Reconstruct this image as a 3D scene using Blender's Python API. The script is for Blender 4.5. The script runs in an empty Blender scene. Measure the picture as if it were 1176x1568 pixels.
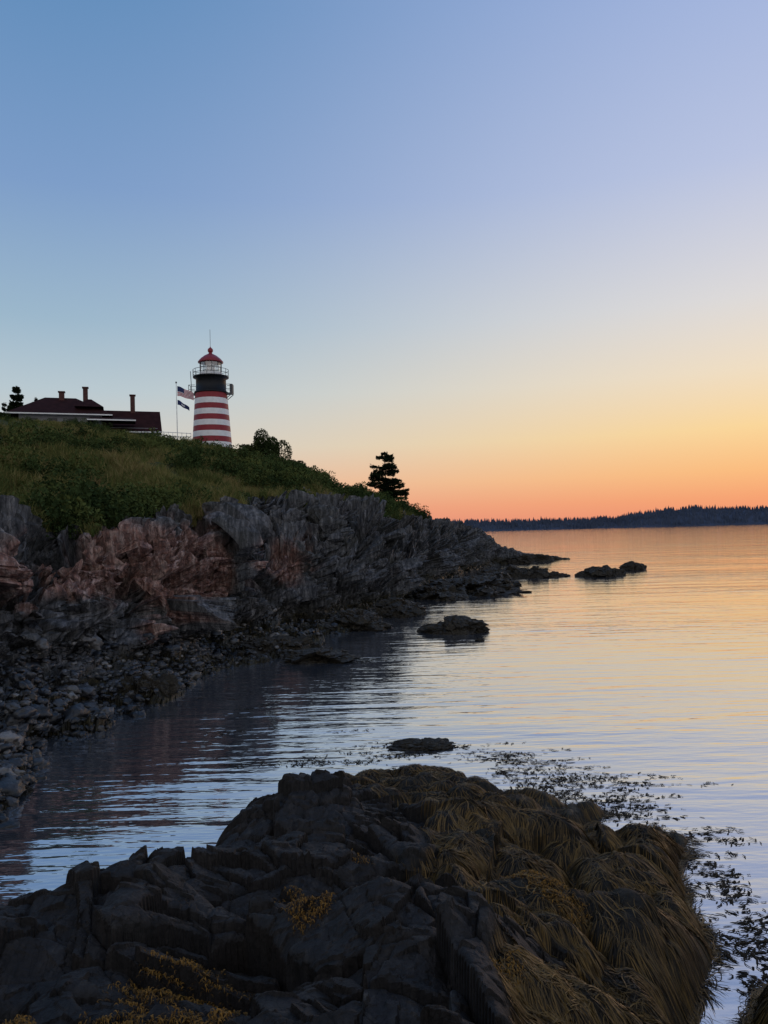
import bpy, math, random
import numpy as np
from mathutils import Matrix, Vector
rng = np.random.default_rng(7)
random.seed(7)
scene = bpy.context.scene
U = np.uint32

# ------------------------------------------------------------ noise helpers
def hsh(ix, iy, iz, seed):
    with np.errstate(over='ignore'):
        h = ix.astype(np.int64).astype(U)*U(374761393) + iy.astype(np.int64).astype(U)*U(668265263) \
            + iz.astype(np.int64).astype(U)*U(2246822519) + U((seed*3266489917) & 0xffffffff)
        h = h ^ (h >> U(13)); h = h*U(1274126177); h = h ^ (h >> U(16)); h = h*U(2654435761); h = h ^ (h >> U(15))
    return h.astype(np.float64)/4294967296.0

def vnoise(p, seed=0):
    ip = np.floor(p); f = p-ip; f = f*f*(3-2*f)
    out = 0
    for dx in (0, 1):
        for dy in (0, 1):
            for dz in (0, 1):
                w = (f[..., 0] if dx else 1-f[..., 0])*(f[..., 1] if dy else 1-f[..., 1])*(f[..., 2] if dz else 1-f[..., 2])
                out = out + w*hsh(ip[..., 0]+dx, ip[..., 1]+dy, ip[..., 2]+dz, seed)
    return out-0.5

def fbm(p, seed=0, octv=4):
    a, s, o = 1.0, 1.0, 0
    for i in range(octv):
        o = o+a*vnoise(p*s, seed+i*17); a *= .5; s *= 2.03
    return o

def facet(p, seed=0, tilt=1.0, jit=.9, two_d=False):
    """angular, cell-wise tilted planes: broken rock. returns height, edge distance"""
    ip = np.floor(p); n = p.shape[:-1]
    best = np.full(n, 1e9); sec = np.full(n, 1e9)
    bc = np.zeros(p.shape); bd = np.zeros(p.shape)
    for dx in (-1, 0, 1):
        for dy in (-1, 0, 1):
            for dz in ((0,) if two_d else (-1, 0, 1)):
                c = ip+np.array([dx, dy, dz])
                f = np.stack([hsh(c[..., 0], c[..., 1], c[..., 2], seed+k) for k in (1, 2, 3)], -1)
                f = c+.5+jit*(f-.5)
                if two_d: f[..., 2] = p[..., 2]
                d = p-f; q = (d*d).sum(-1)
                m = q < best
                sec = np.where(m, best, np.minimum(sec, q))
                best = np.where(m, q, best)
                bc = np.where(m[..., None], c, bc); bd = np.where(m[..., None], d, bd)
    h = hsh(bc[..., 0], bc[..., 1], bc[..., 2], seed+9)-.5
    g = np.stack([hsh(bc[..., 0], bc[..., 1], bc[..., 2], seed+20+k)-.5 for k in range(3)], -1)
    return h+tilt*(g*bd).sum(-1)*1.6, np.sqrt(sec)-np.sqrt(best)

def sstep(a, b, x):
    t = np.clip((x-a)/(b-a), 0, 1); return t*t*(3-2*t)

# ------------------------------------------------------------ mesh helpers
def make_mesh(name, V, F, mats=(), midx=None, smooth=False, attrs=None, parent=None, link=True):
    V = np.asarray(V, dtype=np.float32).reshape(-1, 3); F = np.asarray(F, dtype=np.int32)
    me = bpy.data.meshes.new(name)
    me.vertices.add(len(V)); me.vertices.foreach_set('co', V.ravel())
    nf, k = F.shape
    me.loops.add(nf*k); me.loops.foreach_set('vertex_index', F.ravel())
    me.polygons.add(nf); me.polygons.foreach_set('loop_start', np.arange(nf, dtype=np.int32)*k)
    for m in mats: me.materials.append(m)
    if midx is not None: me.polygons.foreach_set('material_index', np.asarray(midx, dtype=np.int32))
    me.polygons.foreach_set('use_smooth', np.full(nf, smooth))
    me.update(calc_edges=True)
    if attrs:
        for an, av in attrs.items():
            a = me.attributes.new(an, 'FLOAT', 'POINT'); a.data.foreach_set('value', np.asarray(av, dtype=np.float32).ravel())
    ob = bpy.data.objects.new(name, me)
    if link: scene.collection.objects.link(ob)
    if parent: ob.parent = parent
    return ob

def grid_faces(n, m):
    i = np.arange(n-1)[:, None]*m+np.arange(m-1)[None, :]
    return np.stack([i, i+m, i+m+1, i+1], -1).reshape(-1, 4)

def empty(name):
    e = bpy.data.objects.new(name, None); scene.collection.objects.link(e); return e

def lathe(name, prof, mats, midx=None, n=40, cx=0, cy=0, parent=None, smooth=True):
    a = np.arange(n)*2*math.pi/n
    P = np.array(prof, float); r = P[:, 0]; z = P[:, 1]
    V = np.stack([cx+r[:, None]*np.cos(a), cy+r[:, None]*np.sin(a), np.broadcast_to(z[:, None], (len(r), n))], -1)
    F = []; mi = []
    for i in range(len(r)-1):
        for j in range(n):
            k = (j+1) % n
            F.append([i*n+j, i*n+k, (i+1)*n+k, (i+1)*n+j]); mi.append(midx[i] if midx else 0)
    return make_mesh(name, V, F, mats, mi, smooth, parent=parent)

class Boxes:
    def __init__(s): s.V = []; s.F = []; s.M = []
    def box(s, x0, x1, y0, y1, z0, z1, m=0):
        b = len(s.V)
        s.V += [(x0, y0, z0), (x1, y0, z0), (x1, y1, z0), (x0, y1, z0), (x0, y0, z1), (x1, y0, z1), (x1, y1, z1), (x0, y1, z1)]
        for f in ((0, 3, 2, 1), (4, 5, 6, 7), (0, 1, 5, 4), (1, 2, 6, 5), (2, 3, 7, 6), (3, 0, 4, 7)):
            s.F.append([b+i for i in f]); s.M.append(m)
    def rod(s, a, b_, r, m=0, n=6, r2=None):
        a = Vector(a); b_ = Vector(b_); d = (b_-a).normalized()
        u = d.orthogonal().normalized(); v = d.cross(u); b = len(s.V); r2 = r if r2 is None else r2
        for p, rr in ((a, r), (b_, r2)):
            for i in range(n):
                t = 2*math.pi*i/n; s.V.append(tuple(p+u*rr*math.cos(t)+v*rr*math.sin(t)))
        for i in range(n):
            k = (i+1) % n; s.F.append([b+i, b+k, b+n+k, b+n+i]); s.M.append(m)
    def done(s, name, mats, parent=None, smooth=False):
        return make_mesh(name, s.V, s.F, mats, s.M, smooth, parent=parent)

# ------------------------------------------------------------ material helpers
class NT:
    def __init__(s, name):
        s.mat = bpy.data.materials.new(name); s.mat.use_nodes = True
        s.t = s.mat.node_tree; s.t.nodes.clear()
        s.out = s.t.nodes.new('ShaderNodeOutputMaterial')
    def n(s, ty, **kw):
        nd = s.t.nodes.new('ShaderNode'+ty)
        for k, v in kw.items(): setattr(nd, k, v)
        return nd
    def l(s, a, b): s.t.links.new(a, b)
    def noise(s, scale, detail=4, vec=None, rough=.55, mscale=None, rot=None):
        nd = s.n('TexNoise'); nd.inputs['Scale'].default_value = scale; nd.inputs['Detail'].default_value = detail
        nd.inputs['Roughness'].default_value = rough
        if vec is None: vec = s.pos()
        if mscale or rot:
            mp = s.n('Mapping')
            if mscale: mp.inputs['Scale'].default_value = mscale
            if rot: mp.inputs['Rotation'].default_value = rot
            s.l(vec, mp.inputs['Vector']); vec = mp.outputs[0]
        s.l(vec, nd.inputs['Vector']); return nd.outputs['Fac']
    def pos(s):
        if not hasattr(s, '_p'): s._p = s.n('NewGeometry').outputs['Position']
        return s._p
    def ramp(s, fac, stops, interp='LINEAR'):
        r = s.n('ValToRGB'); r.color_ramp.interpolation = interp
        e = r.color_ramp.elements
        while len(e) < len(stops): e.new(.5)
        for i, (p, c) in enumerate(stops):
            e[i].position = p; e[i].color = (tuple(c) if hasattr(c, '__len__') else (c, c, c))+(1,)
        s.l(fac, r.inputs[0]); return r.outputs[0]
    def mix(s, f, a, b, mode='MIX'):
        m = s.n('Mix', data_type='RGBA', blend_type=mode)
        for v, i in ((f, 0), (a, 6), (b, 7)):
            if isinstance(v, bpy.types.NodeSocket): s.l(v, m.inputs[i])
            elif i == 0: m.inputs[0].default_value = v
            else: m.inputs[i].default_value = tuple(v)+(1,)
        return m.outputs[2]
    def math(s, op, a, b=None, clamp=False):
        m = s.n('Math', operation=op); m.use_clamp = clamp
        for v, i in ((a, 0), (b, 1)):
            if v is None: continue
            if isinstance(v, bpy.types.NodeSocket): s.l(v, m.inputs[i])
            else: m.inputs[i].default_value = v
        return m.outputs[0]
    def attr(s, name): return s.n('Attribute', attribute_name=name).outputs['Fac']
    def bump(s, h, dist=.05, strength=1.0, normal=None):
        b = s.n('Bump'); b.inputs['Distance'].default_value = dist; b.inputs['Strength'].default_value = strength
        s.l(h, b.inputs['Height'])
        if normal: s.l(normal, b.inputs['Normal'])
        return b.outputs[0]
    def finish(s, col, rough=.7, normal=None, spec=.4, metallic=0):
        p = s.n('BsdfPrincipled')
        if isinstance(col, bpy.types.NodeSocket): s.l(col, p.inputs['Base Color'])
        else: p.inputs['Base Color'].default_value = tuple(col)+(1,)
        if isinstance(rough, bpy.types.NodeSocket): s.l(rough, p.inputs['Roughness'])
        else: p.inputs['Roughness'].default_value = rough
        p.inputs['Specular IOR Level'].default_value = spec; p.inputs['Metallic'].default_value = metallic
        if normal: s.l(normal, p.inputs['Normal'])
        s.l(p.outputs[0], s.out.inputs[0]); return s.mat

def lin(c):
    return tuple(((v/255)/12.92 if v/255 <= .04045 else ((v/255+.055)/1.055)**2.4) for v in c)

def simple(name, col, rough=.6, var=.25, scale=3.0, spec=.3):
    m = NT(name); nz = m.noise(scale, 4)
    f = m.ramp(nz, [(.3, 1-var), (.7, 1+var)])
    c = m.mix(1.0, col, f, 'MULTIPLY')
    return m.finish(c, rough, m.bump(nz, .01), spec)

# cliff rock
def rock_material(name, wet_line=1.3, fore=False):
    m = NT(name)
    big = m.noise(.55 if not fore else 1.3, 5)
    strat = m.noise(1.9 if not fore else 3.0, 6, mscale=(3.0, 1.6, .40), rot=(0, .56, 0), rough=.62)
    fine = m.noise(7 if not fore else 22, 6, rough=.65)
    if fore:
        c = m.ramp(strat, [(.25, (.008, .008, .008)), (.5, (.018, .016, .016)), (.66, (.038, .034, .032)), (.82, (.10, .088, .075))])
    else:
        c = m.ramp(strat, [(.25, (.016, .017, .020)), (.42, (.050, .052, .058)), (.56, (.12, .12, .128)), (.74, (.29, .28, .275))])
    c = m.mix(m.ramp(big, [(.40, .0), (.7, .65)]), c, (.038, .037, .026) if not fore else (.018, .014, .011))
    if not fore:
        rust = m.math('MULTIPLY', m.attr('rust'), m.ramp(fine, [(.3, .45), (.6, 1.0)]), True)
        c = m.mix(rust, c, m.ramp(strat, [(.3, (.065, .032, .027)), (.48, (.21, .105, .082)), (.66, (.46, .32, .27))]))
    else:
        c = m.mix(m.attr('weed'), c, m.ramp(fine, [(.3, (.006, .005, .003)), (.7, (.022, .016, .007))]))
    z = m.n('SeparateXYZ'); m.l(m.pos(), z.inputs[0])
    zz = m.math('ADD', z.outputs[2], m.math('MULTIPLY', m.math('SUBTRACT', big, .5), 1.8 if not fore else .8))
    wet = m.n('MapRange'); wet.inputs[1].default_value = wet_line*.45; wet.inputs[2].default_value = wet_line
    wet.inputs[3].default_value = 1; wet.inputs[4].default_value = 0; m.l(zz, wet.inputs[0])
    wc = m.ramp(fine, [(.3, (.009, .008, .006)), (.55, (.030, .025, .012)), (.8, (.08, .062, .024))])
    c = m.mix(wet.outputs[0], c, wc)
    c = m.mix(1.0, c, m.ramp(fine, [(.25, .6), (.55, 1.0), (.8, 1.35)]), 'MULTIPLY')
    vor = m.n('TexVoronoi', feature='DISTANCE_TO_EDGE'); vor.inputs['Scale'].default_value = 1.5 if not fore else 4
    mp = m.n('Mapping'); mp.inputs['Scale'].default_value = (2.2, 1.2, .45); mp.inputs['Rotation'].default_value = (0, .56, 0)
    m.l(m.pos(), mp.inputs[0])
    vadd = m.n('VectorMath', operation='ADD'); nn = m.n('TexNoise'); nn.inputs['Scale'].default_value = 2; m.l(m.pos(), nn.inputs['Vector'])
    m.l(mp.outputs[0], vadd.inputs[0]); m.l(nn.outputs['Color'], vadd.inputs[1]); m.l(vadd.outputs[0], vor.inputs['Vector'])
    crack = m.ramp(vor.outputs['Distance'], [(0, 0.0), (.04, 1.0)])
    c = m.mix(.55, c, m.mix(1.0, c, crack, 'MULTIPLY'))
    nb = m.bump(strat, .12 if not fore else .02)
    nb = m.bump(fine, .05 if not fore else .015, 1, nb)
    rg = m.ramp(wet.outputs[0], [(0, .8 if not fore else .68), (1, .55)])
    return m.finish(c, rg, nb, .25)

mat_cliff = rock_material('cliff_rock', 1.0)
mat_fore = rock_material('shore_rock', .4, True)
mat_tide = NT('tidal_rock')
_f = mat_tide.noise(9, 5, rough=.65); _b = mat_tide.noise(2, 4)
_c = mat_tide.mix(_b, mat_tide.ramp(_f, [(.3, (.008, .008, .009)), (.7, (.035, .032, .030))]), mat_tide.ramp(_f, [(.3, (.010, .008, .004)), (.7, (.045, .034, .014))]))
mat_tide = mat_tide.finish(_c, .6, mat_tide.bump(_f, .05), .25)

g = NT('hill_soil'); n1 = g.noise(.6, 5)
mat_soil = g.finish(g.ramp(n1, [(.3, (.030, .038, .015)), (.6, (.055, .062, .022)), (.8, (.08, .065, .03))]), .95, g.bump(g.noise(6, 4), .08), .1)

def leaf_mat(name, stops):
    m = NT(name)
    r = m.n('ObjectInfo').outputs['Random']
    n2 = m.noise(.22, 4)
    f = m.math('ADD', m.math('MULTIPLY', r, .4), m.math('MULTIPLY', n2, .6))
    c = m.ramp(f, stops)
    p = m.n('BsdfDiffuse'); m.l(c, p.inputs[0])
    m.l(p.outputs[0], m.out.inputs[0])
    return m.mat
mat_grass = leaf_mat('grass_blades', [(.25, (.055, .078, .026)), (.42, (.105, .12, .038)), (.55, (.175, .165, .055)), (.66, (.26, .205, .088)), (.8, (.18, .115, .058))])
mat_shrub = leaf_mat('shrub_leaves', [(.25, (.022, .036, .014)), (.5, (.050, .073, .025)), (.75, (.10, .112, .034))])
mat_needle = leaf_mat('spruce_needles', [(.2, (.008, .015, .008)), (.8, (.018, .026, .011))])
mat_bush = leaf_mat('bush_leaves', [(.2, (.025, .038, .015)), (.8, (.050, .06, .018))])
mat_bark = simple('bark', (.04, .03, .022), .9)

w = NT('weed_strand'); rr = w.attr('rnd')
nz = w.noise(1.6, 4)
f = w.math('ADD', w.math('MULTIPLY', rr, .55), w.math('MULTIPLY', nz, .45))
col = w.ramp(f, [(.2, (.005, .0035, .002)), (.46, (.018, .012, .005)), (.62, (.058, .036, .011)), (.82, (.19, .11, .028))])
mat_weed = w.finish(col, .5, None, .22)
w = NT('floating_weed'); rr = w.attr('rnd')
mat_float = w.finish(w.ramp(rr, [(0, (.005, .004, .003)), (1, (.035, .025, .012))]), .7, None, .08)
w = NT('bladder_wrack'); rr = w.attr('rnd')
col = w.ramp(rr, [(0, (.015, .008, .003)), (.5, (.075, .038, .007)), (1, (.26, .125, .017))])
mat_wrack = w.finish(col, .6, None, .2)

w = NT('cobble'); ra = w.n('ObjectInfo').outputs['Random']
c = w.ramp(ra, [(0, (.010, .011, .013)), (.4, (.026, .028, .033)), (.75, (.055, .058, .065)), (.93, (.11, .105, .10)), (1, (.24, .22, .20))])
z = w.n('SeparateXYZ'); w.l(w.pos(), z.inputs[0])
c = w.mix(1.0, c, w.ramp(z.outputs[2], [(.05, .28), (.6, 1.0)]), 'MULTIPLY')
c = w.mix(1.0, c, w.ramp(w.noise(8, 4), [(.3, .6), (.7, 1.25)]), 'MULTIPLY')
mat_cobble = w.finish(c, .4, w.bump(w.noise(14, 4), .02), .45)

# ------------------------------------------------------------ world
SUN_AZ = math.radians(38); SUN_EL = math.radians(2.0)
world = bpy.data.worlds.new('World'); scene.world = world; world.use_nodes = True
class WT(NT):
    def __init__(s, tree):
        s.t = tree; s.t.nodes.clear(); s.out = s.t.nodes.new('ShaderNodeOutputWorld')
W = WT(world.node_tree)
tc = W.n('TexCoord').outputs['Generated']
sp = W.n('SeparateXYZ'); W.l(tc, sp.inputs[0])
X, Y, Z = sp.outputs
hl = W.math('SQRT', W.math('ADD', W.math('ADD', W.math('MULTIPLY', X, X), W.math('MULTIPLY', Y, Y)), 1e-5))
a0 = .60
ca = W.math('DIVIDE', W.math('ADD', W.math('MULTIPLY', X, math.sin(a0)), W.math('MULTIPLY', Y, math.cos(a0))), hl)
f = W.math('DIVIDE', W.math('SUBTRACT', ca, .48), .52, True)
f = W.math('POWER', f, 2.2)
left = [(0, (222, 144, 128)), (.03, (230, 162, 138)), (.063, (228, 188, 164)), (.113, (208, 204, 196)), (.18, (184, 200, 208)),
        (.26, (156, 183, 203)), (.40, (125, 157, 200)), (.57, (98, 141, 187)), (.8, (98, 134, 185)), (1, (110, 140, 185))]
right = [(0, (236, 142, 110)), (.03, (245, 162, 114)), (.063, (250, 188, 126)), (.113, (251, 214, 152)), (.18, (241, 222, 194)),
         (.26, (223, 219, 218)), (.40, (187, 197, 226)), (.57, (160, 179, 221)), (.8, (130, 156, 200)), (1, (110, 140, 185))]  # stops near the zenith brightened to add light on the land
cl = W.ramp(Z, [(p, lin(c)) for p, c in left]); cr = W.ramp(Z, [(p, lin(c)) for p, c in right])
skyc = W.mix(f, cl, cr)
# brighter sky added behind the camera as fill light for cliff and hill
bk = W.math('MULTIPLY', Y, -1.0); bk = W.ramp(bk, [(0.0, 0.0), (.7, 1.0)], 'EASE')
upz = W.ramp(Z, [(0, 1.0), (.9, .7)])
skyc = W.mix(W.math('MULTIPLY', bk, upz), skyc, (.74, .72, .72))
sky = W.n('TexSky'); sky.sky_type = 'NISHITA'; sky.sun_disc = False
sky.sun_elevation = SUN_EL; sky.sun_rotation = SUN_AZ
bg1 = W.n('Background'); W.l(sky.outputs[0], bg1.inputs[0]); bg1.inputs[1].default_value = .001
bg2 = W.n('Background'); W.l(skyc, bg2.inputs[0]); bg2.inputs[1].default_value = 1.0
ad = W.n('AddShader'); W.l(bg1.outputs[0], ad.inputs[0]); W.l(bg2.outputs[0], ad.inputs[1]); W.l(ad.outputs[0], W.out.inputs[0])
sl = bpy.data.lights.new('sun', 'SUN'); sl.energy = .12; sl.angle = math.radians(8); sl.color = (1, .62, .38)
so = bpy.data.objects.new('sun', sl); scene.collection.objects.link(so)
d = Vector((math.sin(SUN_AZ)*math.cos(math.radians(5)), math.cos(SUN_AZ)*math.cos(math.radians(5)), math.sin(math.radians(5))))
so.rotation_euler = d.to_track_quat('Z', 'Y').to_euler()

# ------------------------------------------------------------ headland (cliff + hill)
# columns: station, bearing tangent, then (distance, height) for waterline / toe / cliff top / slope / crest / back
cols = [
 (-600, -1.15, (8, 0), (11, 1.4), (15, 6), (24, 10.5), (38, 14), (120, 15)),
 (-300, -.755, (10, 0), (15, 1.2), (19, 5.6), (30, 9.5), (46, 13.5), (120, 15)),
 (-100, -.585, (11, 0), (18, 1.2), (24, 5.4), (38, 9.0), (56, 14.0), (125, 15.4)),
 (0, -.500, (12.6, 0), (20.6, 1.1), (27, 5.2), (42, 9.0), (60, 14.4), (125, 15.6)),
 (60, -.449, (17, 0), (22, 1.0), (28, 5.35), (45, 9.3), (65, 14.7), (125, 15.8)),
 (130, -.389, (18.3, 0), (23.5, .9), (29, 5.05), (47, 9.4), (70, 15.0), (125, 16)),
 (200, -.330, (20, 0), (25, .8), (31, 5.05), (52, 10.0), (80, 15.5), (125, 16)),
 (260, -.279, (23, 0), (28, .65), (34, 5.5), (56, 10.4), (90, 15.9), (125, 16)),
 (320, -.228, (26, 0), (31, .55), (38, 5.8), (62, 10.8), (100, 16.1), (125, 16.2)),
 (370, -.185, (27, 0), (33.5, .45), (41, 6.05), (66, 10.4), (98, 14.5), (125, 15)),
 (400, -.160, (27.5, 0), (35, .4), (44, 6.5), (68, 10.0), (93, 13.2), (120, 11)),
 (440, -.126, (29, 0), (37, .35), (48, 7.1), (68, 9.3), (90, 11.6), (115, 6)),
 (480, -.092, (31, 0), (39.5, .3), (53, 7.3), (70, 8.9), (88, 10.4), (110, 4)),
 (510, -.0655, (34, 0), (41.5, .3), (58, 7.3), (72, 8.3), (86, 9.2), (105, 3)),
 (560, -.023, (40, 0), (44, .3), (66, 6.9), (78, 7.4), (88, 7.9), (105, 2)),
 (610, .019, (45, 0), (48, .3), (78, 6.2), (85, 6.4), (92, 6.6), (110, 1)),
 (650, .053, (58, 0), (61, .3), (85, 5.4), (90, 5.6), (95, 5.7), (112, 1)),
 (700, .095, (78, 0), (80, .3), (92, 5.0), (96, 5.2), (100, 5.1), (115, 0)),
 (735, .125, (91, 0), (93, .2), (97, 4.3), (100, 4.4), (103, 3.9), (116, -.5)),
 (762, .147, (98, 0), (99, .2), (101, 2.4), (102, 2.3), (104, 1.6), (110, -.5)),
 (800, .180, (102, 0), (103, .2), (104, 1.2), (105, 1.2), (106, .7), (109, -.5)),
 (850, .222, (108, 0), (108.5, .1), (109, .45), (109.5, .4), (110, .2), (111, -.5)),
 (880, .250, (109, -.4), (109.5, -.4), (110, -.4), (110.5, -.4), (111, -.4), (112, -.6)),
]
st = np.array([c[0] for c in cols], float); bb = np.array([c[1] for c in cols])
S = np.concatenate([np.linspace(-600, -60, 60)[:-1], np.linspace(-60, 880, 940)])
B = np.interp(S, st, bb)
R = []
for k in range(6):
    D = np.interp(S, st, [c[2+k][0] for c in cols]); Zk = np.interp(S, st, [c[2+k][1] for c in cols])
    ker = np.ones(21)/21
    D = np.convolve(np.pad(D, 10, 'edge'), ker, 'valid'); Zk = np.convolve(np.pad(Zk, 10, 'edge'), ker, 'valid')
    R.append((D, Zk))
Wt, T, C, Sl, K, Bk = R
Un = (Wt[0]-np.minimum(4, Wt[0]*.25), Wt[1]-1.5)
wob = fbm(np.stack([S*.02, S*0, S*0], -1), 5, 3)
wob2 = fbm(np.stack([S*.028, S*0+3, S*0], -1), 15, 3)
damp = np.clip((650-S)/120, 0, 1)
Mf = np.clip(.36+.40*wob2, .06, .9)
M = (T[0]+(C[0]-T[0])*Mf, T[1]+(C[1]-T[1])*(.66+.2*wob))
T2 = (T[0]+(C[0]-T[0])*.10-1.2*np.clip(wob+.25*wob2, -.3, 1)*damp, T[1]+(C[1]-T[1])*(.32+.2*wob2))
rails = [Un, Wt, T, T2, M, C, Sl, K, Bk]
counts = [14, 60, 45, 85, 95, 75, 75, 20]
tt = []; Dg = []; Zg = []
for k, c in enumerate(counts):
    for i in range(c+(1 if k == len(counts)-1 else 0)):
        u = i/c
        tt.append(k+u)
        Dg.append(rails[k][0]*(1-u)+rails[k+1][0]*u); Zg.append(rails[k][1]*(1-u)+rails[k+1][1]*u)
tt = np.array(tt); Dg = np.array(Dg).T; Zg = np.array(Zg).T   # (ns, nt)
P = np.stack([B[:, None]*Dg, Dg, Zg], -1)
def smooth_t(A, w):
    out = A.copy()
    for j in range(3):
        pad = np.pad(A[..., j], ((0, 0), (w, w)), 'edge'); cs = np.cumsum(np.pad(pad, ((0, 0), (1, 0))), 1)
        out[..., j] = (cs[:, 2*w+1:]-cs[:, :-(2*w+1)])/(2*w+1)
    return out
P = smooth_t(P, 5)
ds = np.gradient(P, axis=0); dt = np.gradient(P, axis=1)
N = np.cross(ds, dt); N /= np.linalg.norm(N, axis=-1, keepdims=True)+1e-9
N *= np.sign(N[..., 2:3]+1e-6)
TT = np.broadcast_to(tt, Dg.shape); SS = np.broadcast_to(S[:, None], Dg.shape)
edge = fbm(P*np.array([.25, .25, .25]), 11, 4)
gm = sstep(-.12, .12, TT-5.0+edge*1.1+.16)            # 1 on grass
gm = gm*(1-sstep(610, 650, SS+edge*60))
rm = 1-gm
land = sstep(1.9, 2.5, TT)                          # cliff rather than beach
amp = rm*(.22+.78*land)*np.clip(C[1][:, None]/5, .15, 1)*(1-.5*sstep(4.1, 5.0, TT))
ang = math.radians(32)
def aniso(P, sx, sy, sz, a=ang):
    x = P[..., 0]*math.cos(a)-P[..., 2]*math.sin(a); z = P[..., 0]*math.sin(a)+P[..., 2]*math.cos(a)
    return np.stack([x/sx, P[..., 1]/sy, z/sz], -1)
warp = np.stack([fbm(P*.4, 31, 2), fbm(P*.4, 37, 2), fbm(P*.4, 41, 2)], -1)
Pw = P+warp*.4
h1, e1 = facet(aniso(Pw, 1.7, 3.0, 4.2), 100, 1.1)
h2, e2 = facet(aniso(Pw, .65, 1.4, 2.9), 200, 1.4)
h3, e3 = facet(aniso(Pw, .30, .7, 1.4, ang*.8), 300, 1.5)
h4, e4 = facet(aniso(P, .14, .25, .55, ang*1.1), 400, 1.4)
disp = 1.35*h1+.95*h2+.50*h3+.18*h4-.30*np.exp(-e2*14)-.12*np.exp(-e3*9)
P2 = P+N*(disp*amp)[..., None]
hl_ = fbm(P*.22, 61, 4)*1.1+np.abs(fbm(P*.7, 65, 3))*.55
P2 += np.array([0, 0, 1.])*(gm*(hl_*sstep(5, 5.6, TT)*(1-sstep(6.3, 6.9, TT)*.85)))[..., None]
hb, eb = facet(P/1.1, 500)
P2[..., 2] += (1-land)*rm*hb*.22
def blob(x, z, cx, cz, rx, rz): return np.exp(-((x-cx)/rx)**2-((z-cz)/rz)**2)
xx, zz = P2[..., 0], P2[..., 2]
rust = np.clip(1.0*blob(xx, zz, -9.6, 3.9, 1.5, 1.4)+1.0*blob(xx, zz, -7.3, 3.3, 1.0, 1.9)+.95*blob(xx, zz, -4.9, 3.3, .9, 1.3), 0, 1)
rust = sstep(.34, .70, rust+fbm(P*1.1, 71, 3)*.55)
F = grid_faces(*Dg.shape)
fm = gm.ravel()[F].mean(1) > .5
make_mesh('coastal_headland', P2, F, (mat_cliff, mat_soil), fm.astype(int), False, {'rust': rust})

# ------------------------------------------------------------ instancing
def scatter(name, pts, rot, scl, idx, protos):
    coll = bpy.data.collections.new(name+'_parts')
    for o in protos: coll.objects.link(o)
    me = bpy.data.meshes.new(name); me.vertices.add(len(pts)); me.vertices.foreach_set('co', np.asarray(pts, np.float32).ravel())
    a = me.attributes.new('irot', 'FLOAT_VECTOR', 'POINT'); a.data.foreach_set('vector', np.asarray(rot, np.float32).ravel())
    a = me.attributes.new('iscl', 'FLOAT_VECTOR', 'POINT'); a.data.foreach_set('vector', np.asarray(scl, np.float32).ravel())
    a = me.attributes.new('iidx', 'INT', 'POINT'); a.data.foreach_set('value', np.asarray(idx, np.int32).ravel())
    ob = bpy.data.objects.new(name, me); scene.collection.objects.link(ob)
    ng = bpy.data.node_groups.new(name, 'GeometryNodeTree')
    ng.interface.new_socket('Geometry', in_out='INPUT', socket_type='NodeSocketGeometry')
    ng.interface.new_socket('Geometry', in_out='OUTPUT', socket_type='NodeSocketGeometry')
    gi = ng.nodes.new('NodeGroupInput'); go = ng.nodes.new('NodeGroupOutput')
    ip = ng.nodes.new('GeometryNodeInstanceOnPoints'); ci = ng.nodes.new('GeometryNodeCollectionInfo')
    ci.inputs['Collection'].default_value = coll; ci.inputs['Separate Children'].default_value = True
    ci.inputs['Reset Children'].default_value = True
    def na(nm, ty):
        n_ = ng.nodes.new('GeometryNodeInputNamedAttribute'); n_.data_type = ty; n_.inputs['Name'].default_value = nm
        return n_.outputs['Attribute']
    er = ng.nodes.new('FunctionNodeEulerToRotation')
    L = ng.links.new
    L(gi.outputs[0], ip.inputs['Points']); L(ci.outputs[0], ip.inputs['Instance'])
    ip.inputs['Pick Instance'].default_value = True
    L(na('iidx', 'INT'), ip.inputs['Instance Index'])
    L(na('irot', 'FLOAT_VECTOR'), er.inputs[0]); L(er.outputs[0], ip.inputs['Rotation'])
    L(na('iscl', 'FLOAT_VECTOR'), ip.inputs['Scale']); L(ip.outputs[0], go.inputs[0])
    md = ob.modifiers.new('scatter', 'NODES'); md.node_group = ng
    return ob

def blades(n, spread, h0, h1, wd, seed, lean=.35):
    r = np.random.default_rng(seed); V = []; F = []
    for i in range(n):
        a = r.uniform(0, 6.283); rad = spread*math.sqrt(r.uniform()); x, y = rad*math.cos(a), rad*math.sin(a)
        h = r.uniform(h0, h1); b = r.uniform(0, 6.283); ln = h*r.uniform(.1, lean*2)
        dx, dy = math.cos(b), math.sin(b); ww = wd*r.uniform(.6, 1.3); c = r.uniform(0, 6.283); sx, sy = math.cos(c)*ww, math.sin(c)*ww
        k = len(V)
        for t in (0, .45, .8, 1):
            w_ = 1-t**2*.95; q = ln*t*t
            V.append((x+dx*q-sx*w_, y+dy*q-sy*w_, h*t*(1-.15*t)-.05)); V.append((x+dx*q+sx*w_, y+dy*q+sy*w_, h*t*(1-.15*t)-.05))
        for t in range(3): F.append([k+2*t, k+2*t+1, k+2*t+3, k+2*t+2])
    return V, F
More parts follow.
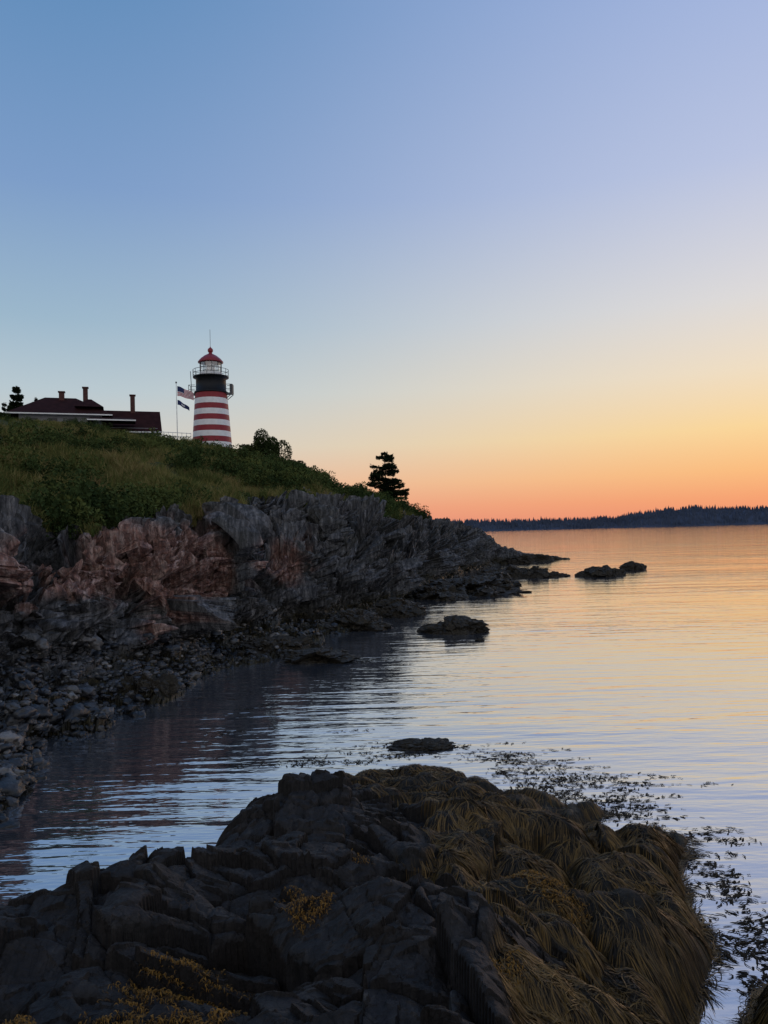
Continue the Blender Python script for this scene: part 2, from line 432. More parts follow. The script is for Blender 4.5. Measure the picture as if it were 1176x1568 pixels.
def leafcloud(n, rx, rz, size, seed, lobes=5):
    r = np.random.default_rng(seed)
    cen = r.normal(0, .38, (lobes, 3))*[rx, rx, rz*.6]+[0, 0, rz*.55]
    rad = r.uniform(.35, .6, lobes)
    li = r.integers(0, lobes, n); v = r.normal(0, 1, (n, 3)); v /= np.linalg.norm(v, axis=1)[:, None]
    q = cen[li]+v*(rad[li]*r.uniform(.55, 1.05, n)**.5)[:, None]*[rx, rx, rz]
    q[:, 2] = np.abs(q[:, 2])
    a = r.normal(0, 1, (n, 3)); a /= np.linalg.norm(a, axis=1)[:, None]; b = np.cross(a, r.normal(0, 1, (n, 3))); b /= np.linalg.norm(b, axis=1)[:, None]
    s = size*r.uniform(.6, 1.4, n)[:, None]
    V = np.stack([q-a*s, q+b*s*.5, q+a*s, q-b*s*.5], 1).reshape(-1, 3)
    return V, np.arange(4*n).reshape(n, 4)

# sample hill faces
A4 = P2.reshape(-1, 3)[F]; cen = A4.mean(1)
area = np.linalg.norm(np.cross(A4[:, 2]-A4[:, 0], A4[:, 3]-A4[:, 1]), axis=1)*.5
fs = SS.ravel()[F[:, 0]]; ft = TT.ravel()[F[:, 0]]; fg = gm.ravel()[F].mean(1)
wt = area*(fg > .35)*(fs > -260)*(ft < 7.15)*(30/np.maximum(cen[:, 1], 20))**.5
def pick(wt, n):
    i = rng.choice(len(wt), n, p=wt/wt.sum()); q = A4[i]; u = rng.uniform(0, 1, (n, 2, 1))
    return (q[:, 0]*(1-u[:, 0])+q[:, 1]*u[:, 0])*(1-u[:, 1])+(q[:, 3]*(1-u[:, 0])+q[:, 2]*u[:, 0])*u[:, 1], i
protos = [make_mesh('grass_tuft_%d' % i, *blades(26, .25, .35, .95, .016, 50+i), (mat_grass,), link=False) for i in range(5)]
n = 34000
patch_f = fbm(cen*.3, 81, 3)
pts, ii = pick(wt*np.clip(.6+1.6*patch_f, .12, 1.5), n)
crestf = 1-.5*sstep(6.2, 6.8, ft)*(fs < 400)
sc = np.clip(.75+patch_f[ii]*1.3+rng.normal(0, .2, n), .35, 1.9)*crestf[ii]
scatter('hill_grass', pts, np.stack([rng.normal(0, .2, n), rng.normal(0, .2, n), rng.uniform(0, 6.28, n)], 1), np.stack([sc*1.1, sc*1.1, sc], 1), rng.integers(0, 5, n), protos)
protos = [make_mesh('shrub_%d' % i, *leafcloud(420, .75, .85, .066, 80+i), (mat_shrub,), link=False) for i in range(4)]
sw = wt*np.clip(fbm(cen*.2, 91, 3)*4+.05+1.8*((fs > 380)&(ft > 5.3)), 0.02, 3)
n = 2300; pts, ii = pick(sw, n); sc = rng.uniform(.45, 1.5, n)*crestf[ii]
scatter('hill_shrubs', pts-[0, 0, .15], np.stack([rng.normal(0, .1, n), rng.normal(0, .1, n), rng.uniform(0, 6.28, n)], 1), np.stack([sc, sc, sc*rng.uniform(.7, 1.2, n)], 1), rng.integers(0, 4, n), protos)

# ------------------------------------------------------------ rocks
import bmesh
def ico(sub):
    bm = bmesh.new(); bmesh.ops.create_icosphere(bm, subdivisions=sub, radius=1)
    V = np.array([v.co[:] for v in bm.verts]); F_ = np.array([[v.index for v in f.verts] for f in bm.faces]); bm.free(); return V, F_
def rockshape(V, dims, seed, k=1.0):
    o = np.array([seed*3.7, seed*1.3, seed*2.1])
    h1, _ = facet(V*1.1+o, seed); h2, e = facet(V*2.6+o, seed+5); h3, _ = facet(V*6.5+o, seed+7)
    r = 1+k*(.34*h1+.22*h2+.07*h3)
    return V*r[:, None]*np.array(dims)
V2, F2 = ico(3)
protos = []
for i in range(7):
    V = rockshape(V2, (1, rng.uniform(.6, .9), rng.uniform(.4, .65)), 10+i, .9)
    protos.append(make_mesh('cobble_%d' % i, V, F2, (mat_cobble,), smooth=True, link=False))
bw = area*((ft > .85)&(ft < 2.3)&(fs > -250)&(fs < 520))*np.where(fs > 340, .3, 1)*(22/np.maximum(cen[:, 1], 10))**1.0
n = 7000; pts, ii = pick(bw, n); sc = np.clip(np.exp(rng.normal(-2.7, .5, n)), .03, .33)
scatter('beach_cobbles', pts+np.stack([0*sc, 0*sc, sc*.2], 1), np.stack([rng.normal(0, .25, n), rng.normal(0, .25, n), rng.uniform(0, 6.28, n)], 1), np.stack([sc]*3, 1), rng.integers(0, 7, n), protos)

V5, F5 = ico(6)
def rock(x, y, w_, d_, h_, seed, z=0):
    V = rockshape(V5, (w_/2, d_/2, h_), seed)
    hh, _ = facet(V/.35+seed, seed+50); V[:, 2] += .10*hh*min(1, h_)
    V = V+np.array([x, y, z])
    return make_mesh('tidal_rock', V, F5, (mat_tide,), smooth=False)
rock(3.0, 34.2, 2.7, 1.8, .62, 3, -.05); rock(3.9, 34, 1.2, .8, .25, 4, -.02)
rock(3.75, 31.3, .35, .3, .10, 5)
rock(19.6, 70, 3.6, 2.4, 1.0, 6, -.1); rock(25.3, 79, 2.6, 2, .75, 7, -.1); rock(22.2, 75, 2.6, 1.3, .35, 17, -.05)
rock(13.2, 71, 3.3, 2.2, 1.0, 8, -.15); rock(15.6, 71, 2.6, 1.2, .45, 9, -.1); rock(10.8, 72, 4.5, 3, 1.0, 19, -.15)
rock(6.0, 55.5, 7.0, 8, 1.25, 12, -.15); rock(3.5, 52, 3.5, 5, .9, 13, -.2); rock(8.2, 60, 3.4, 7, 1.2, 14, -.1)
rock(20.5, 103, 3.5, 2, .9, 15, -.1); rock(17.5, 100, 4, 3, 1.1, 25, -.1)
rock(.65, 16.2, 1.2, .6, .13, 16); rock(-6.6, 13.9, .32, .3, .12, 18); rock(-3.9, 9.8, .25, .2, .09, 20)
rock(-2.4, 27.6, 2.6, 2.0, .35, 21); rock(-4.2, 29.5, 3.0, 2.2, .6, 22); rock(-1.6, 36.5, 3.2, 3, .8, 23, -.1); rock(0.6, 42, 3, 3, .8, 24, -.1)
rock(-7.2, 13.6, 1.1, .9, .35, 26); rock(-7.9, 15.5, .9, .7, .4, 27); rock(-10.2, 18.6, 2.2, 1.4, .9, 28, .2); rock(-6.8, 21.5, 1.5, 1.1, .6, 29, .1)

# ------------------------------------------------------------ foreground shore
poly = np.array([(-14, -8), (-14, 7), (-5, 7.4), (-3.7, 7.5), (-3.0, 7.9), (-2.7, 9.0), (-2.0, 10.7), (-1.3, 12.4), (-.8, 13.3), (-.2, 13.9), (.6, 14.2), (1.2, 14.1), (1.6, 13.2),
                 (2.2, 12.8), (3.1, 12.2), (2.9, 11.6), (2.6, 11.2), (3.1, 10.9), (3.8, 11.5), (4.3, 11.2), (3.9, 10.4), (3.5, 9.8), (3.6, 9.2), (3.4, 8.2), (2.9, 7.3), (2.6, 6.6), (2.5, 5), (2.6, 3), (4, 1), (12, 0), (12, -8)])
blobp = [(4.5, 6.4, 1.35)]
def polydist(x, y, poly):
    d = np.full(x.shape, 1e9); ins = np.zeros(x.shape, bool)
    for i in range(len(poly)):
        a = poly[i]; b = poly[(i+1) % len(poly)]; e = b-a
        t = np.clip(((x-a[0])*e[0]+(y-a[1])*e[1])/(e@e), 0, 1)
        d = np.minimum(d, (x-a[0]-t*e[0])**2+(y-a[1]-t*e[1])**2)
        c = ((a[1] > y) != (b[1] > y)) & (x < (b[0]-a[0])*(y-a[1])/(b[1]-a[1]+1e-12)+a[0]); ins ^= c
    return np.where(ins, 1, -1)*np.sqrt(d)
ctrl = np.array([(-9, 5, 1.8), (-4.5, 6.6, 1.45), (-3.5, 6.7, 1.45), (-2.85, 6.9, 1.5), (-2.65, 8.1, 1.4), (-2.1, 9.2, 1.2), (-1.6, 9.9, 1.25), (-.9, 10, 1.1), (-.3, 11, .65), (.3, 12.5, .4), (1, 13.5, .25), (1, 11, .55),
 (2, 11.7, .35), (2, 9.5, .6), (3, 10, .4), (3.9, 11.1, .35), (3, 8.5, .5), (2.4, 7.5, .6), (1.5, 7.5, .8), (.2, 6.3, 1.5), (1, 9, .75), (-1, 8, 1.15), (-1, 6.3, 1.2), (-2.5, 5, 1.4), (0, 4.6, 1.6), (1.5, 5.2, 1.1), (2.3, 6, .5), (0, 2, 2.6), (-4, 2, 2.6), (2, 2.5, 2), (0, -3, 3), (8, -3, 2.5), (-9, -3, 3), (.4, 7.4, 1.1), (-.3, 7.3, .9)])
xs = np.concatenate([np.linspace(-14, -4.6, 60)[:-1], np.linspace(-4.6, 5.4, 740), np.linspace(5.4, 12, 40)[1:]])
ys = np.concatenate([np.linspace(-8, 3.4, 70)[:-1], 3.4*np.exp(np.linspace(0, math.log(15/3.4), 800))])
GX, GY = np.meshgrid(xs, ys, indexing='ij')
num = 0; den = 1e-9
for cx, cy, cz in ctrl:
    q = ((GX-cx)**2+(GY-cy)**2); w_ = 1/(q+.12)**2; num = num+w_*cz; den = den+w_
base = num/den
P3 = np.stack([GX, GY, 0*GX], -1)
wx = GX+fbm(P3*.9, 7, 3)*.35; wy = GY+fbm(P3*.9, 8, 3)*.35
dd = polydist(wx, wy, poly)
for bx, by, br in blobp: dd = np.maximum(dd, br-np.hypot(wx-bx, wy-by))
base = np.where(np.hypot(GX-4.5, GY-6.4) < 2.0, np.minimum(base, .55), base)
bx_ = np.interp(GY, [0, 5, 6.8, 8, 9.5, 11, 13, 15], [1.2, .85, .95, .75, .35, -.15, -.7, -1.2])
wn = fbm(P3*1.1, 19, 4)
weed = sstep(-.15, .25, GX-bx_+wn*1.1)
pw = P3+np.stack([wn, fbm(P3*1.1, 23, 3), 0*wn], -1)*.12
f0, k0 = facet(pw/np.array([2.3, 1.9, 1]), 590, tilt=.7, two_d=True)
f1, k1 = facet(pw/np.array([1.2, .8, 1]), 600, tilt=1.0, two_d=True)
f2, k2 = facet(pw/np.array([.5, .34, 1]), 610, tilt=1.3, two_d=True)
f3, k3 = facet(pw/np.array([.19, .13, 1]), 620, tilt=1.5, two_d=True)
f4, k4 = facet(P3/.07, 630, tilt=1.2, two_d=True)
rockh = .20*f0+.36*f1+.13*f2+.036*f3+.010*f4-.07*np.exp(-k1*22)-.03*np.exp(-k2*16)
def mounds(p, seed):
    ip = np.floor(p); out = np.zeros(p.shape[:-1])
    for dx in (-1, 0, 1):
        for dy in (-1, 0, 1):
            c = ip+np.array([dx, dy, 0]); fx = c[..., 0]+.5+.8*(hsh(c[..., 0], c[..., 1], c[..., 2], seed)-.5); fy = c[..., 1]+.5+.8*(hsh(c[..., 0], c[..., 1], c[..., 2], seed+1)-.5)
            r = .55+.35*hsh(c[..., 0], c[..., 1], c[..., 2], seed+2)
            out = np.maximum(out, np.sqrt(np.clip(1-((p[..., 0]-fx)**2+(p[..., 1]-fy)**2)/r**2, 0, 1))*r)
    return out
md1 = mounds(pw/np.array([.95, .9, 1]), 700); md2 = mounds(pw/.42, 710)
weedh = .46*(md1-.45)+.20*(md2-.4)+.05*fbm(P3*5, 75, 3)+.16*f1
rise = 1-np.exp(-np.clip(dd, 0, 9)/.28)
sink = np.clip(dd, -3, 0)*.9
mixh = rockh*(1-weed)+weedh*weed
camfade = 1-.6*sstep(3.5, 1.0, GY)
H = (base+mixh*camfade)*rise+sink-.02
H = np.where(dd > 0, np.maximum(H, -.1+.12*rise), H)
V = np.stack([GX, GY, H], -1)
make_mesh('foreground_shore_rock', V, grid_faces(len(xs), len(ys)), (mat_fore,), None, False, {'weed': weed})

def samp(arr, x, y):
    i = np.clip(np.interp(x, xs, np.arange(len(xs))), 0, len(xs)-1.001); j = np.clip(np.interp(y, ys, np.arange(len(ys))), 0, len(ys)-1.001)
    i0 = i.astype(int); j0 = j.astype(int); u = i-i0; v = j-j0
    return (arr[i0, j0]*(1-u)+arr[i0+1, j0]*u)*(1-v)+(arr[i0, j0+1]*(1-u)+arr[i0+1, j0+1]*u)*v
def strands(name, sx, sy, length, segs, width, mat, mode='drape', parent=None, lift=.02):
    n = len(sx); x = sx.copy(); y = sy.copy()
    th = rng.uniform(0, 6.283, n); dx = np.cos(th); dy = np.sin(th)
    rnd = rng.uniform(0, 1, n); step = length/segs; pos = []
    e = .05; z0 = samp(H, x, y)
    for s in range(segs+1):
        hgt = samp(H, x, y); zz = np.maximum(hgt+lift*(1-.7*s/segs)*(.3+rnd*1.3), .010+.012*rnd)
        if mode == 'curl': zz = z0+lift*(rnd*.9+.1)*math.sin(math.pi*(s+.6)/(segs+1))
        if mode == 'float': zz = np.full(n, .006)+.012*rnd*np.sin(s*1.3+rnd*6)**2
        pos.append(np.stack([x, y, zz], -1))
        gx = (samp(H, x+e, y)-samp(H, x-e, y))/(2*e); gy = (samp(H, x, y+e)-samp(H, x, y-e))/(2*e)
        q = np.stack([x*2.6, y*2.6, 0*x+rnd*.8], -1)
        tx = vnoise(q, 3)*1.5; ty = vnoise(q, 4)*1.5
        if mode == 'drape':
            wet = (hgt < .0)
            dx = .55*dx-np.where(wet, 0, gx)*1.1+tx*.9; dy = .55*dy-np.where(wet, 0, gy)*1.1+ty*.9
        elif mode == 'curl':
            dx = .7*dx+rng.normal(0, .5, n); dy = .7*dy+rng.normal(0, .5, n)
        else:
            dx = .8*dx+tx*1.2+rng.normal(0, .15, n); dy = .7*dy+ty*.5+rng.normal(0, .12, n)
        l = np.hypot(dx, dy)+1e-6; dx /= l; dy /= l
        sl_ = np.sqrt(1+np.minimum((gx*dx+gy*dy)**2, 9)) if mode == 'drape' else 1
        x = x+dx*step/sl_; y = y+dy*step/sl_
    Pq = np.stack(pos, 1)
    tg = np.gradient(Pq, axis=1); side = np.stack([-tg[..., 1], tg[..., 0], rng.normal(0, .5 if mode != 'float' else .1, n)[:, None]*np.linalg.norm(tg[..., :2], axis=-1)], -1)
    side /= np.linalg.norm(side, axis=-1, keepdims=True)+1e-9
    prof = np.interp(np.linspace(0, 1, segs+1), [0, .3, .8, 1], [.5, 1, .8, .15])
    ww = (width*rng.uniform(.5, 1.4, n))[:, None]*prof[None]
    L = Pq-side*ww[..., None]; Rr = Pq+side*ww[..., None]
    V = np.stack([L, Rr], 2).reshape(-1, 3)
    b = (np.arange(n)*(segs+1)*2)[:, None]+np.arange(segs)[None]*2
    Fq = np.stack([b, b+1, b+3, b+2], -1).reshape(-1, 4)
    return make_mesh(name, V, Fq, (mat,), None, True, {'rnd': np.repeat(rnd, (segs+1)*2)}, parent=parent)
def seed_mask(n, fn, x0, x1, y0, y1):
    ox = []; oy = []; c = 0
    while c < n:
        x = rng.uniform(x0, x1, n*2); y = y0*np.exp(rng.uniform(0, 1, n*2)*math.log(y1/y0))
        k = rng.uniform(0, 1, n*2) < fn(x, y); ox.append(x[k]); oy.append(y[k]); c += k.sum()
        if len(ox) > 60: break
    return np.concatenate(ox)[:n], np.concatenate(oy)[:n]
wpatch = np.clip(.70+1.4*fbm(P3*1.9, 151, 3), .05, 1)
fn = lambda x, y: (samp(weed, x, y) > .45)*(samp(dd, x, y) > -.05)*np.clip(.3+samp(md1, x, y), 0, 1)*samp(wpatch, x, y)
sx, sy = seed_mask(80000, fn, -1.8, 5.4, 4.0, 14.6)
strands('rockweed', sx, sy, rng.uniform(.10, .36, len(sx)), 6, .0044, mat_weed)
wr = fbm(P3*2.6, 143, 4)
yb = np.zeros_like(GX)
for cx, cy, r in ((-1.25, 5.6, .35), (-1.7, 5.3, .3), (-.35, 7.6, .25), (-.6, 6.4, .22), (-.1, 6.8, .2), (1.55, 8.1, .3), (1.75, 7.6, .2), (-2.0, 5.0, .35), (-1.4, 4.8, .3), (-.9, 7.3, .2), (.8, 5.4, .15), (1.1, 5.0, .15), (-2.3, 4.8, .3), (1.2, 9.0, .2)):
    yb = np.maximum(yb, sstep(1.2, .5, np.hypot(GX-cx, GY-cy)/r+wr*2.0))
fn = lambda x, y: samp(yb, x, y)
sx, sy = seed_mask(15000, fn, -3.5, 2.5, 4.2, 9.6)
strands('bladder_wrack', sx, sy, rng.uniform(.02, .06, len(sx)), 4, .004, mat_wrack, 'curl', lift=.035)
fx = []; fy = []
for cx, cy, rx, ry, n in ((.6, 16.2, .8, .35, 400), (2.9, 13.6, 1.1, 1.1, 1000), (2.3, 15.2, .8, .8, 350), (4.2, 13.3, .9, .8, 120), (3.7, 12.2, .9, .5, 300), (4.1, 9.3, .30, 1.3, 350), (3.7, 7.6, .22, 1.0, 300), (4.6, 11.2, .4, .7, 100), (-1.6, 15.3, 1.5, .35, 220), (0, 15.6, 1.2, .4, 160), (-2.6, 17.5, 1.6, .6, 60),
                          (-4.5, 22, 1.5, 1.6, 80), (-1.2, 26, 1.6, 2, 250), (0, 31, 2, 2.5, 250), (1, 38, 2, 3, 250), (1.9, 10.3, .8, .6, 300)):
    k = max(4, n//9); gx = rng.normal(cx, rx*.6, k); gy = rng.normal(cy, ry*.6, k); ii = rng.integers(0, k, n)
    fx.append(gx[ii]+rng.normal(0, .10, n)*(1+cy/20)); fy.append(gy[ii]+rng.normal(0, .03, n)*(1+cy/20))
fx = np.concatenate(fx); fy = np.concatenate(fy)
strands('floating_seaweed', fx, fy, rng.uniform(.05, .16, len(fx)), 6, .012, mat_float, 'float')

# ------------------------------------------------------------ water
m = NT('sea_water')
na_ = m.noise(1.6, 3, mscale=(.30, 1.5, 1), rot=(0, 0, .12), rough=.45)
nb_ = m.noise(.25, 3, mscale=(.30, 1.3, 1), rot=(0, 0, -.08), rough=.5)
nc_ = m.noise(5, 2, mscale=(.5, 1.3, 1))
calm = m.ramp(m.noise(.07, 3, mscale=(.5, 1.2, 1)), [(.35, .4), (.65, 1.0)])
hh = m.math('MULTIPLY', m.math('ADD', m.math('ADD', m.math('MULTIPLY', na_, .040), m.math('MULTIPLY', nb_, .09)), m.math('MULTIPLY', nc_, .008)), calm)
bn = m.bump(hh, 1.0)
fr = m.n('Fresnel'); fr.inputs['IOR'].default_value = 1.9; m.l(bn, fr.inputs['Normal'])
gl = m.n('BsdfGlossy'); gl.inputs['Roughness'].default_value = .03; gl.inputs['Color'].default_value = (.97, .97, .98, 1); m.l(bn, gl.inputs['Normal'])
df = m.n('BsdfDiffuse'); df.inputs['Color'].default_value = (.060, .070, .085, 1)
mx = m.n('MixShader'); fac = m.math('ADD', m.math('MULTIPLY', fr.outputs[0], .42), .58, True); m.l(fac, mx.inputs[0])
m.l(df.outputs[0], mx.inputs[1]); m.l(gl.outputs[0], mx.inputs[2]); m.l(mx.outputs[0], m.out.inputs[0])
make_mesh('sea_water', [(-14000, -3000, 0), (14000, -3000, 0), (14000, 16000, 0), (-14000, 16000, 0)], [[0, 1, 2, 3]], (m.mat,))

# ------------------------------------------------------------ distant wooded shore
mat_far = simple('hazy_distant_trees', (.055, .070, .105), .95, .2, .01, .05)  # blue haze of distance is mixed into the tree colour
pb = np.array([-.05, .03, .05, .095, .146, .23, .30, .325, .385, .41, .436, .50, .6, .8, 1.2])
ph = np.array([38, 38, 38, 41, 39, 36, 40, 52, 67, 70, 64, 60, 58, 40, 30.])-9
bq = np.linspace(-.05, 1.2, 900); hq = np.interp(bq, pb, ph)+fbm(np.stack([bq*60, 0*bq, 0*bq], -1), 3, 4)*5
prof = [(2480, -.002), (2500, .12), (2560, .55), (2680, 1.0), (3000, .9), (3500, -.01)]
V = np.array([[(b*dy_, dy_, h*fz) for dy_, fz in prof] for b, h in zip(bq, hq)])
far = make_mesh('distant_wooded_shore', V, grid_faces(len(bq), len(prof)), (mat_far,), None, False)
nt_ = 5200; tb = rng.uniform(-.04, .75, nt_); ty_ = rng.uniform(2485, 2700, nt_); tf = np.interp(ty_, [p[0] for p in prof], [p[1] for p in prof])
th_ = np.interp(tb, bq, hq)*tf; hgt = rng.uniform(7, 15, nt_)*np.where(rng.uniform(0, 1, nt_) < .06, 1.35, 1); rad = hgt*rng.uniform(.16, .3, nt_)
a = np.arange(5)*2*math.pi/5
ring = np.stack([tb[:, None]*ty_[:, None]+rad[:, None]*np.cos(a), ty_[:, None]+rad[:, None]*np.sin(a), np.repeat(th_[:, None]-1, 5, 1)], -1)
tip = np.stack([tb*ty_, ty_, th_+hgt], -1)[:, None]
V = np.concatenate([ring, tip], 1).reshape(-1, 3); b0 = (np.arange(nt_)*6)[:, None]
Fc = np.stack([b0+np.arange(5), b0+(np.arange(5)+1) % 5, np.broadcast_to(b0+5, (nt_, 5))], -1).reshape(-1, 3)
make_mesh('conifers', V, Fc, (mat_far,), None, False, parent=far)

# ------------------------------------------------------------ lighthouse
red = simple('red_paint', (.25, .022, .03), .5, .12, 2); white = simple('white_paint', (.72, .72, .71), .5, .08, 2)
black = simple('black_paint', (.010, .011, .013), .5, .1, 2, .2); grey = simple('rail_iron', (.08, .085, .09), .5)
dkred = simple('lantern_roof_red', (.22, .025, .03), .4, .1)
gm_ = NT('lantern_glass'); t1 = gm_.n('BsdfTransparent'); t2 = gm_.n('BsdfGlossy'); t2.inputs['Roughness'].default_value = .05
mm = gm_.n('MixShader'); mm.inputs[0].default_value = .25; gm_.l(t1.outputs[0], mm.inputs[1]); gm_.l(t2.outputs[0], mm.inputs[2]); gm_.l(mm.outputs[0], gm_.out.inputs[0])
lens_m = simple('fresnel_lens', (.75, .78, .74), .15, .1)
LX, LY = -23.3, 105.0
lh = empty('lighthouse')
top = 24.1
zs = [top-.755*i for i in range(13)][::-1]
zs = [15.0]+[q for q in zs if q > 15.05]
def rad_at(z): return 2.16+(top-z)/(top-16.5)*.54
prof = [(rad_at(q), q) for q in zs]; mi = []
for i in range(len(zs)-1):
    k = round((top-zs[i+1])/.755); mi.append(0 if k % 2 == 0 else 1)
lathe('tower', prof, (red, white), mi, 48, LX, LY, lh)
lathe('watch_room', [(2.12, 24.1), (2.30, 24.12), (2.30, 24.3), (2.06, 24.34), (2.02, 26.1), (2.3, 26.25), (2.42, 26.3), (2.42, 26.45), (0.02, 26.46)], (black,), None, 40, LX, LY, lh)
lathe('lantern_base', [(1.55, 26.46), (1.55, 27.0), (1.47, 27.02)], (white,), None, 10, LX, LY, lh, False)
lathe('lantern_glass', [(1.44, 27.0), (1.44, 28.4)], (gm_.mat,), None, 10, LX, LY, lh, False)
lathe('lens', [(.02, 26.9), (.35, 27.0), (.55, 27.4), (.55, 27.9), (.35, 28.3), (.02, 28.35)], (lens_m,), None, 16, LX, LY, lh)
lathe('lantern_roof', [(1.5, 28.36), (1.72, 28.4), (1.72, 28.52), (1.35, 28.95), (.85, 29.35), (.38, 29.6), (.24, 29.68), (.22, 29.8)], (dkred,), None, 20, LX, LY, lh)
lathe('ventilator_ball', [(.2, 29.8), (.33, 29.9), (.38, 30.1), (.33, 30.3), (.2, 30.42), (.06, 30.55), (.03, 30.7)], (dkred,), None, 16, LX, LY, lh)
bx = Boxes(); bx.rod((LX, LY, 30.6), (LX, LY, 33.0), .03); bx.done('lightning_rod', (grey,), lh)
bx = Boxes()
for i in range(10):
    t = 2*math.pi*i/10; bx.rod((LX+1.47*math.cos(t), LY+1.47*math.sin(t), 27), (LX+1.47*math.cos(t), LY+1.47*math.sin(t), 28.4), .05)
    t2_ = 2*math.pi*(i+1)/10
    for zz_ in (27.7,): bx.rod((LX+1.47*math.cos(t), LY+1.47*math.sin(t), zz_), (LX+1.47*math.cos(t2_), LY+1.47*math.sin(t2_), zz_), .03)
bx.done('glazing_bars', (grey,), lh)
bx = Boxes()
def railing(bx, cx, cy, r, z0, z1, n, rr=.035):
    for i in range(n):
        t = 2*math.pi*i/n; t2 = 2*math.pi*(i+1)/n
        p = (cx+r*math.cos(t), cy+r*math.sin(t)); q = (cx+r*math.cos(t2), cy+r*math.sin(t2))
        bx.rod(p+(z0,), p+(z1,), rr)
        for f_ in (.5, 1): bx.rod(p+(z0+(z1-z0)*f_,), q+(z0+(z1-z0)*f_,), rr)
railing(bx, LX, LY, 2.42, 26.4, 27.35, 16)
bx.done('gallery_railing', (grey,), lh)
bx = Boxes()
for sgn in (1, -1):
    x0 = LX+sgn*2.1; x1 = LX+sgn*2.95
    bx.box(min(x0, x1), max(x0, x1), LY-.6, LY+.6, 24.0, 24.14)
    for yy in (LY-.55, LY+.55):
        bx.rod((x1, yy, 24.1), (x1, yy, 25.3), .045); bx.rod((x0, yy, 25.3), (x1, yy, 25.3), .035); bx.rod((x0, yy, 24.7), (x1, yy, 24.7), .03)
        bx.rod((x0, yy, 23.3), (x1, yy, 24.0), .05)
    bx.rod((x1, LY-.55, 25.3), (x1, LY+.55, 25.3), .035)
    if sgn > 0: bx.box(x1-.35, x1+.05, LY-.3, LY+.3, 24.14, 25.35)
    else: bx.rod((x1+.3, LY, 24.1), (x1+.15, LY, 27.3), .05)
bx.done('side_balconies', (grey,), lh)

# ------------------------------------------------------------ keeper's house
house = empty('keepers_house')
roofm = simple('red_shingles', (.028, .010, .010), .9, .3, 1.5, .1); wallm = simple('shaded_white_clapboard', (.20, .20, .21), .6, .1)  # white walls greyed: their shadow is put into the colour
brick = simple('brick_chimney', (.07, .028, .024), .8, .3, 4); winm = simple('dark_window', (.02, .022, .03), .15)
HY = 95
b = Boxes(); b.box(-43.6, -34.6, HY-4, HY+4, 14.2, 19.4); b.box(-34.6, -28.2, HY-3.0, HY+3, 14.2, 18.0); b.done('walls', (wallm,), house)
def tri_roof(name, x0, x1, y0, y1, ze, zr, hipl, hipr, mat, fl=0):
    ym = (y0+y1)/2
    V = [(x0, y0, ze), (x1, y0, ze), (x1, y1, ze), (x0, y1, ze), (x0+hipl, ym-fl, zr), (x1-hipr, ym-fl, zr), (x1-hipr, ym+fl, zr), (x0+hipl, ym+fl, zr)]
    Fs = [[0, 1, 5, 4], [1, 2, 6, 5], [2, 3, 7, 6], [3, 0, 4, 7], [4, 5, 6, 7]]
    make_mesh(name, V, Fs, (mat,), parent=house)
tri_roof('hip_roof', -44.9, -33.4, HY-4.7, HY+4.7, 19.3, 21.85, 3.8, 4.2, roofm, .3)
tri_roof('wing_roof', -36.0, -27.7, HY-3.5, HY+3.5, 17.5, 20.5, 0, .05, roofm, .05)
b = Boxes(); b.box(-44.9, -33.4, HY-4.8, HY-4.68, 19.16, 19.3); b.box(-33.5, -27.9, HY-3.6, HY-3.48, 17.36, 17.5); b.done('eaves_trim', (white,), house)
tri_roof('porch_roof', -36.2, -30.8, HY-6.2, HY-2.6, 18.5, 18.95, .4, .4, roofm, .2)
b = Boxes(); b.box(-36.2, -30.8, HY-6.3, HY-6.2, 18.36, 18.5); b.done('porch_trim', (white,), house)
tri_roof('dormer_roof', -37.6, -34.4, HY-4, HY+1.5, 20.3, 21.45, 1.4, 1.4, roofm, 1.0)
b = Boxes(); b.box(-39.5, -38.9, HY-1, HY-.3, 21.2, 22.45); b.box(-36.8, -36.25, HY-.5, HY+.1, 20.9, 23.15); b.box(-31.3, -30.75, HY-.4, HY+.2, 20.1, 22.4)
b.box(-36.9, -36.15, HY-.6, HY+.2, 23.15, 23.27); b.box(-31.4, -30.65, HY-.5, HY+.3, 22.4, 22.52); b.box(-39.6, -38.8, HY-1.1, HY-.2, 22.45, 22.55); b.done('chimneys', (brick,), house)
b = Boxes()
for x in (-42.5, -40.4, -38.3, -36.2): b.box(x, x+.9, HY-4.05, HY-3.9, 17.2, 18.8)
for x in (-33, -30.6): b.box(x, x+.9, HY-3.05, HY-2.9, 15.9, 17.3)
b.done('windows', (winm,), house)
house.matrix_world = Matrix.Translation((-34, 95, 0)) @ Matrix.Rotation(math.radians(19), 4, 'Z') @ Matrix.Translation((34, -95, 0))

b = Boxes()
for i in range(9):
    x = -27.6+i*.55; b.rod((x, 93, 15.0), (x, 93, 17.5-.04*i), .035)
b.rod((-27.6, 93, 17.45), (-23.2, 93, 17.1), .04); b.rod((-27.6, 93, 17.0), (-23.2, 93, 16.7), .03); b.done('white_fence', (white,))

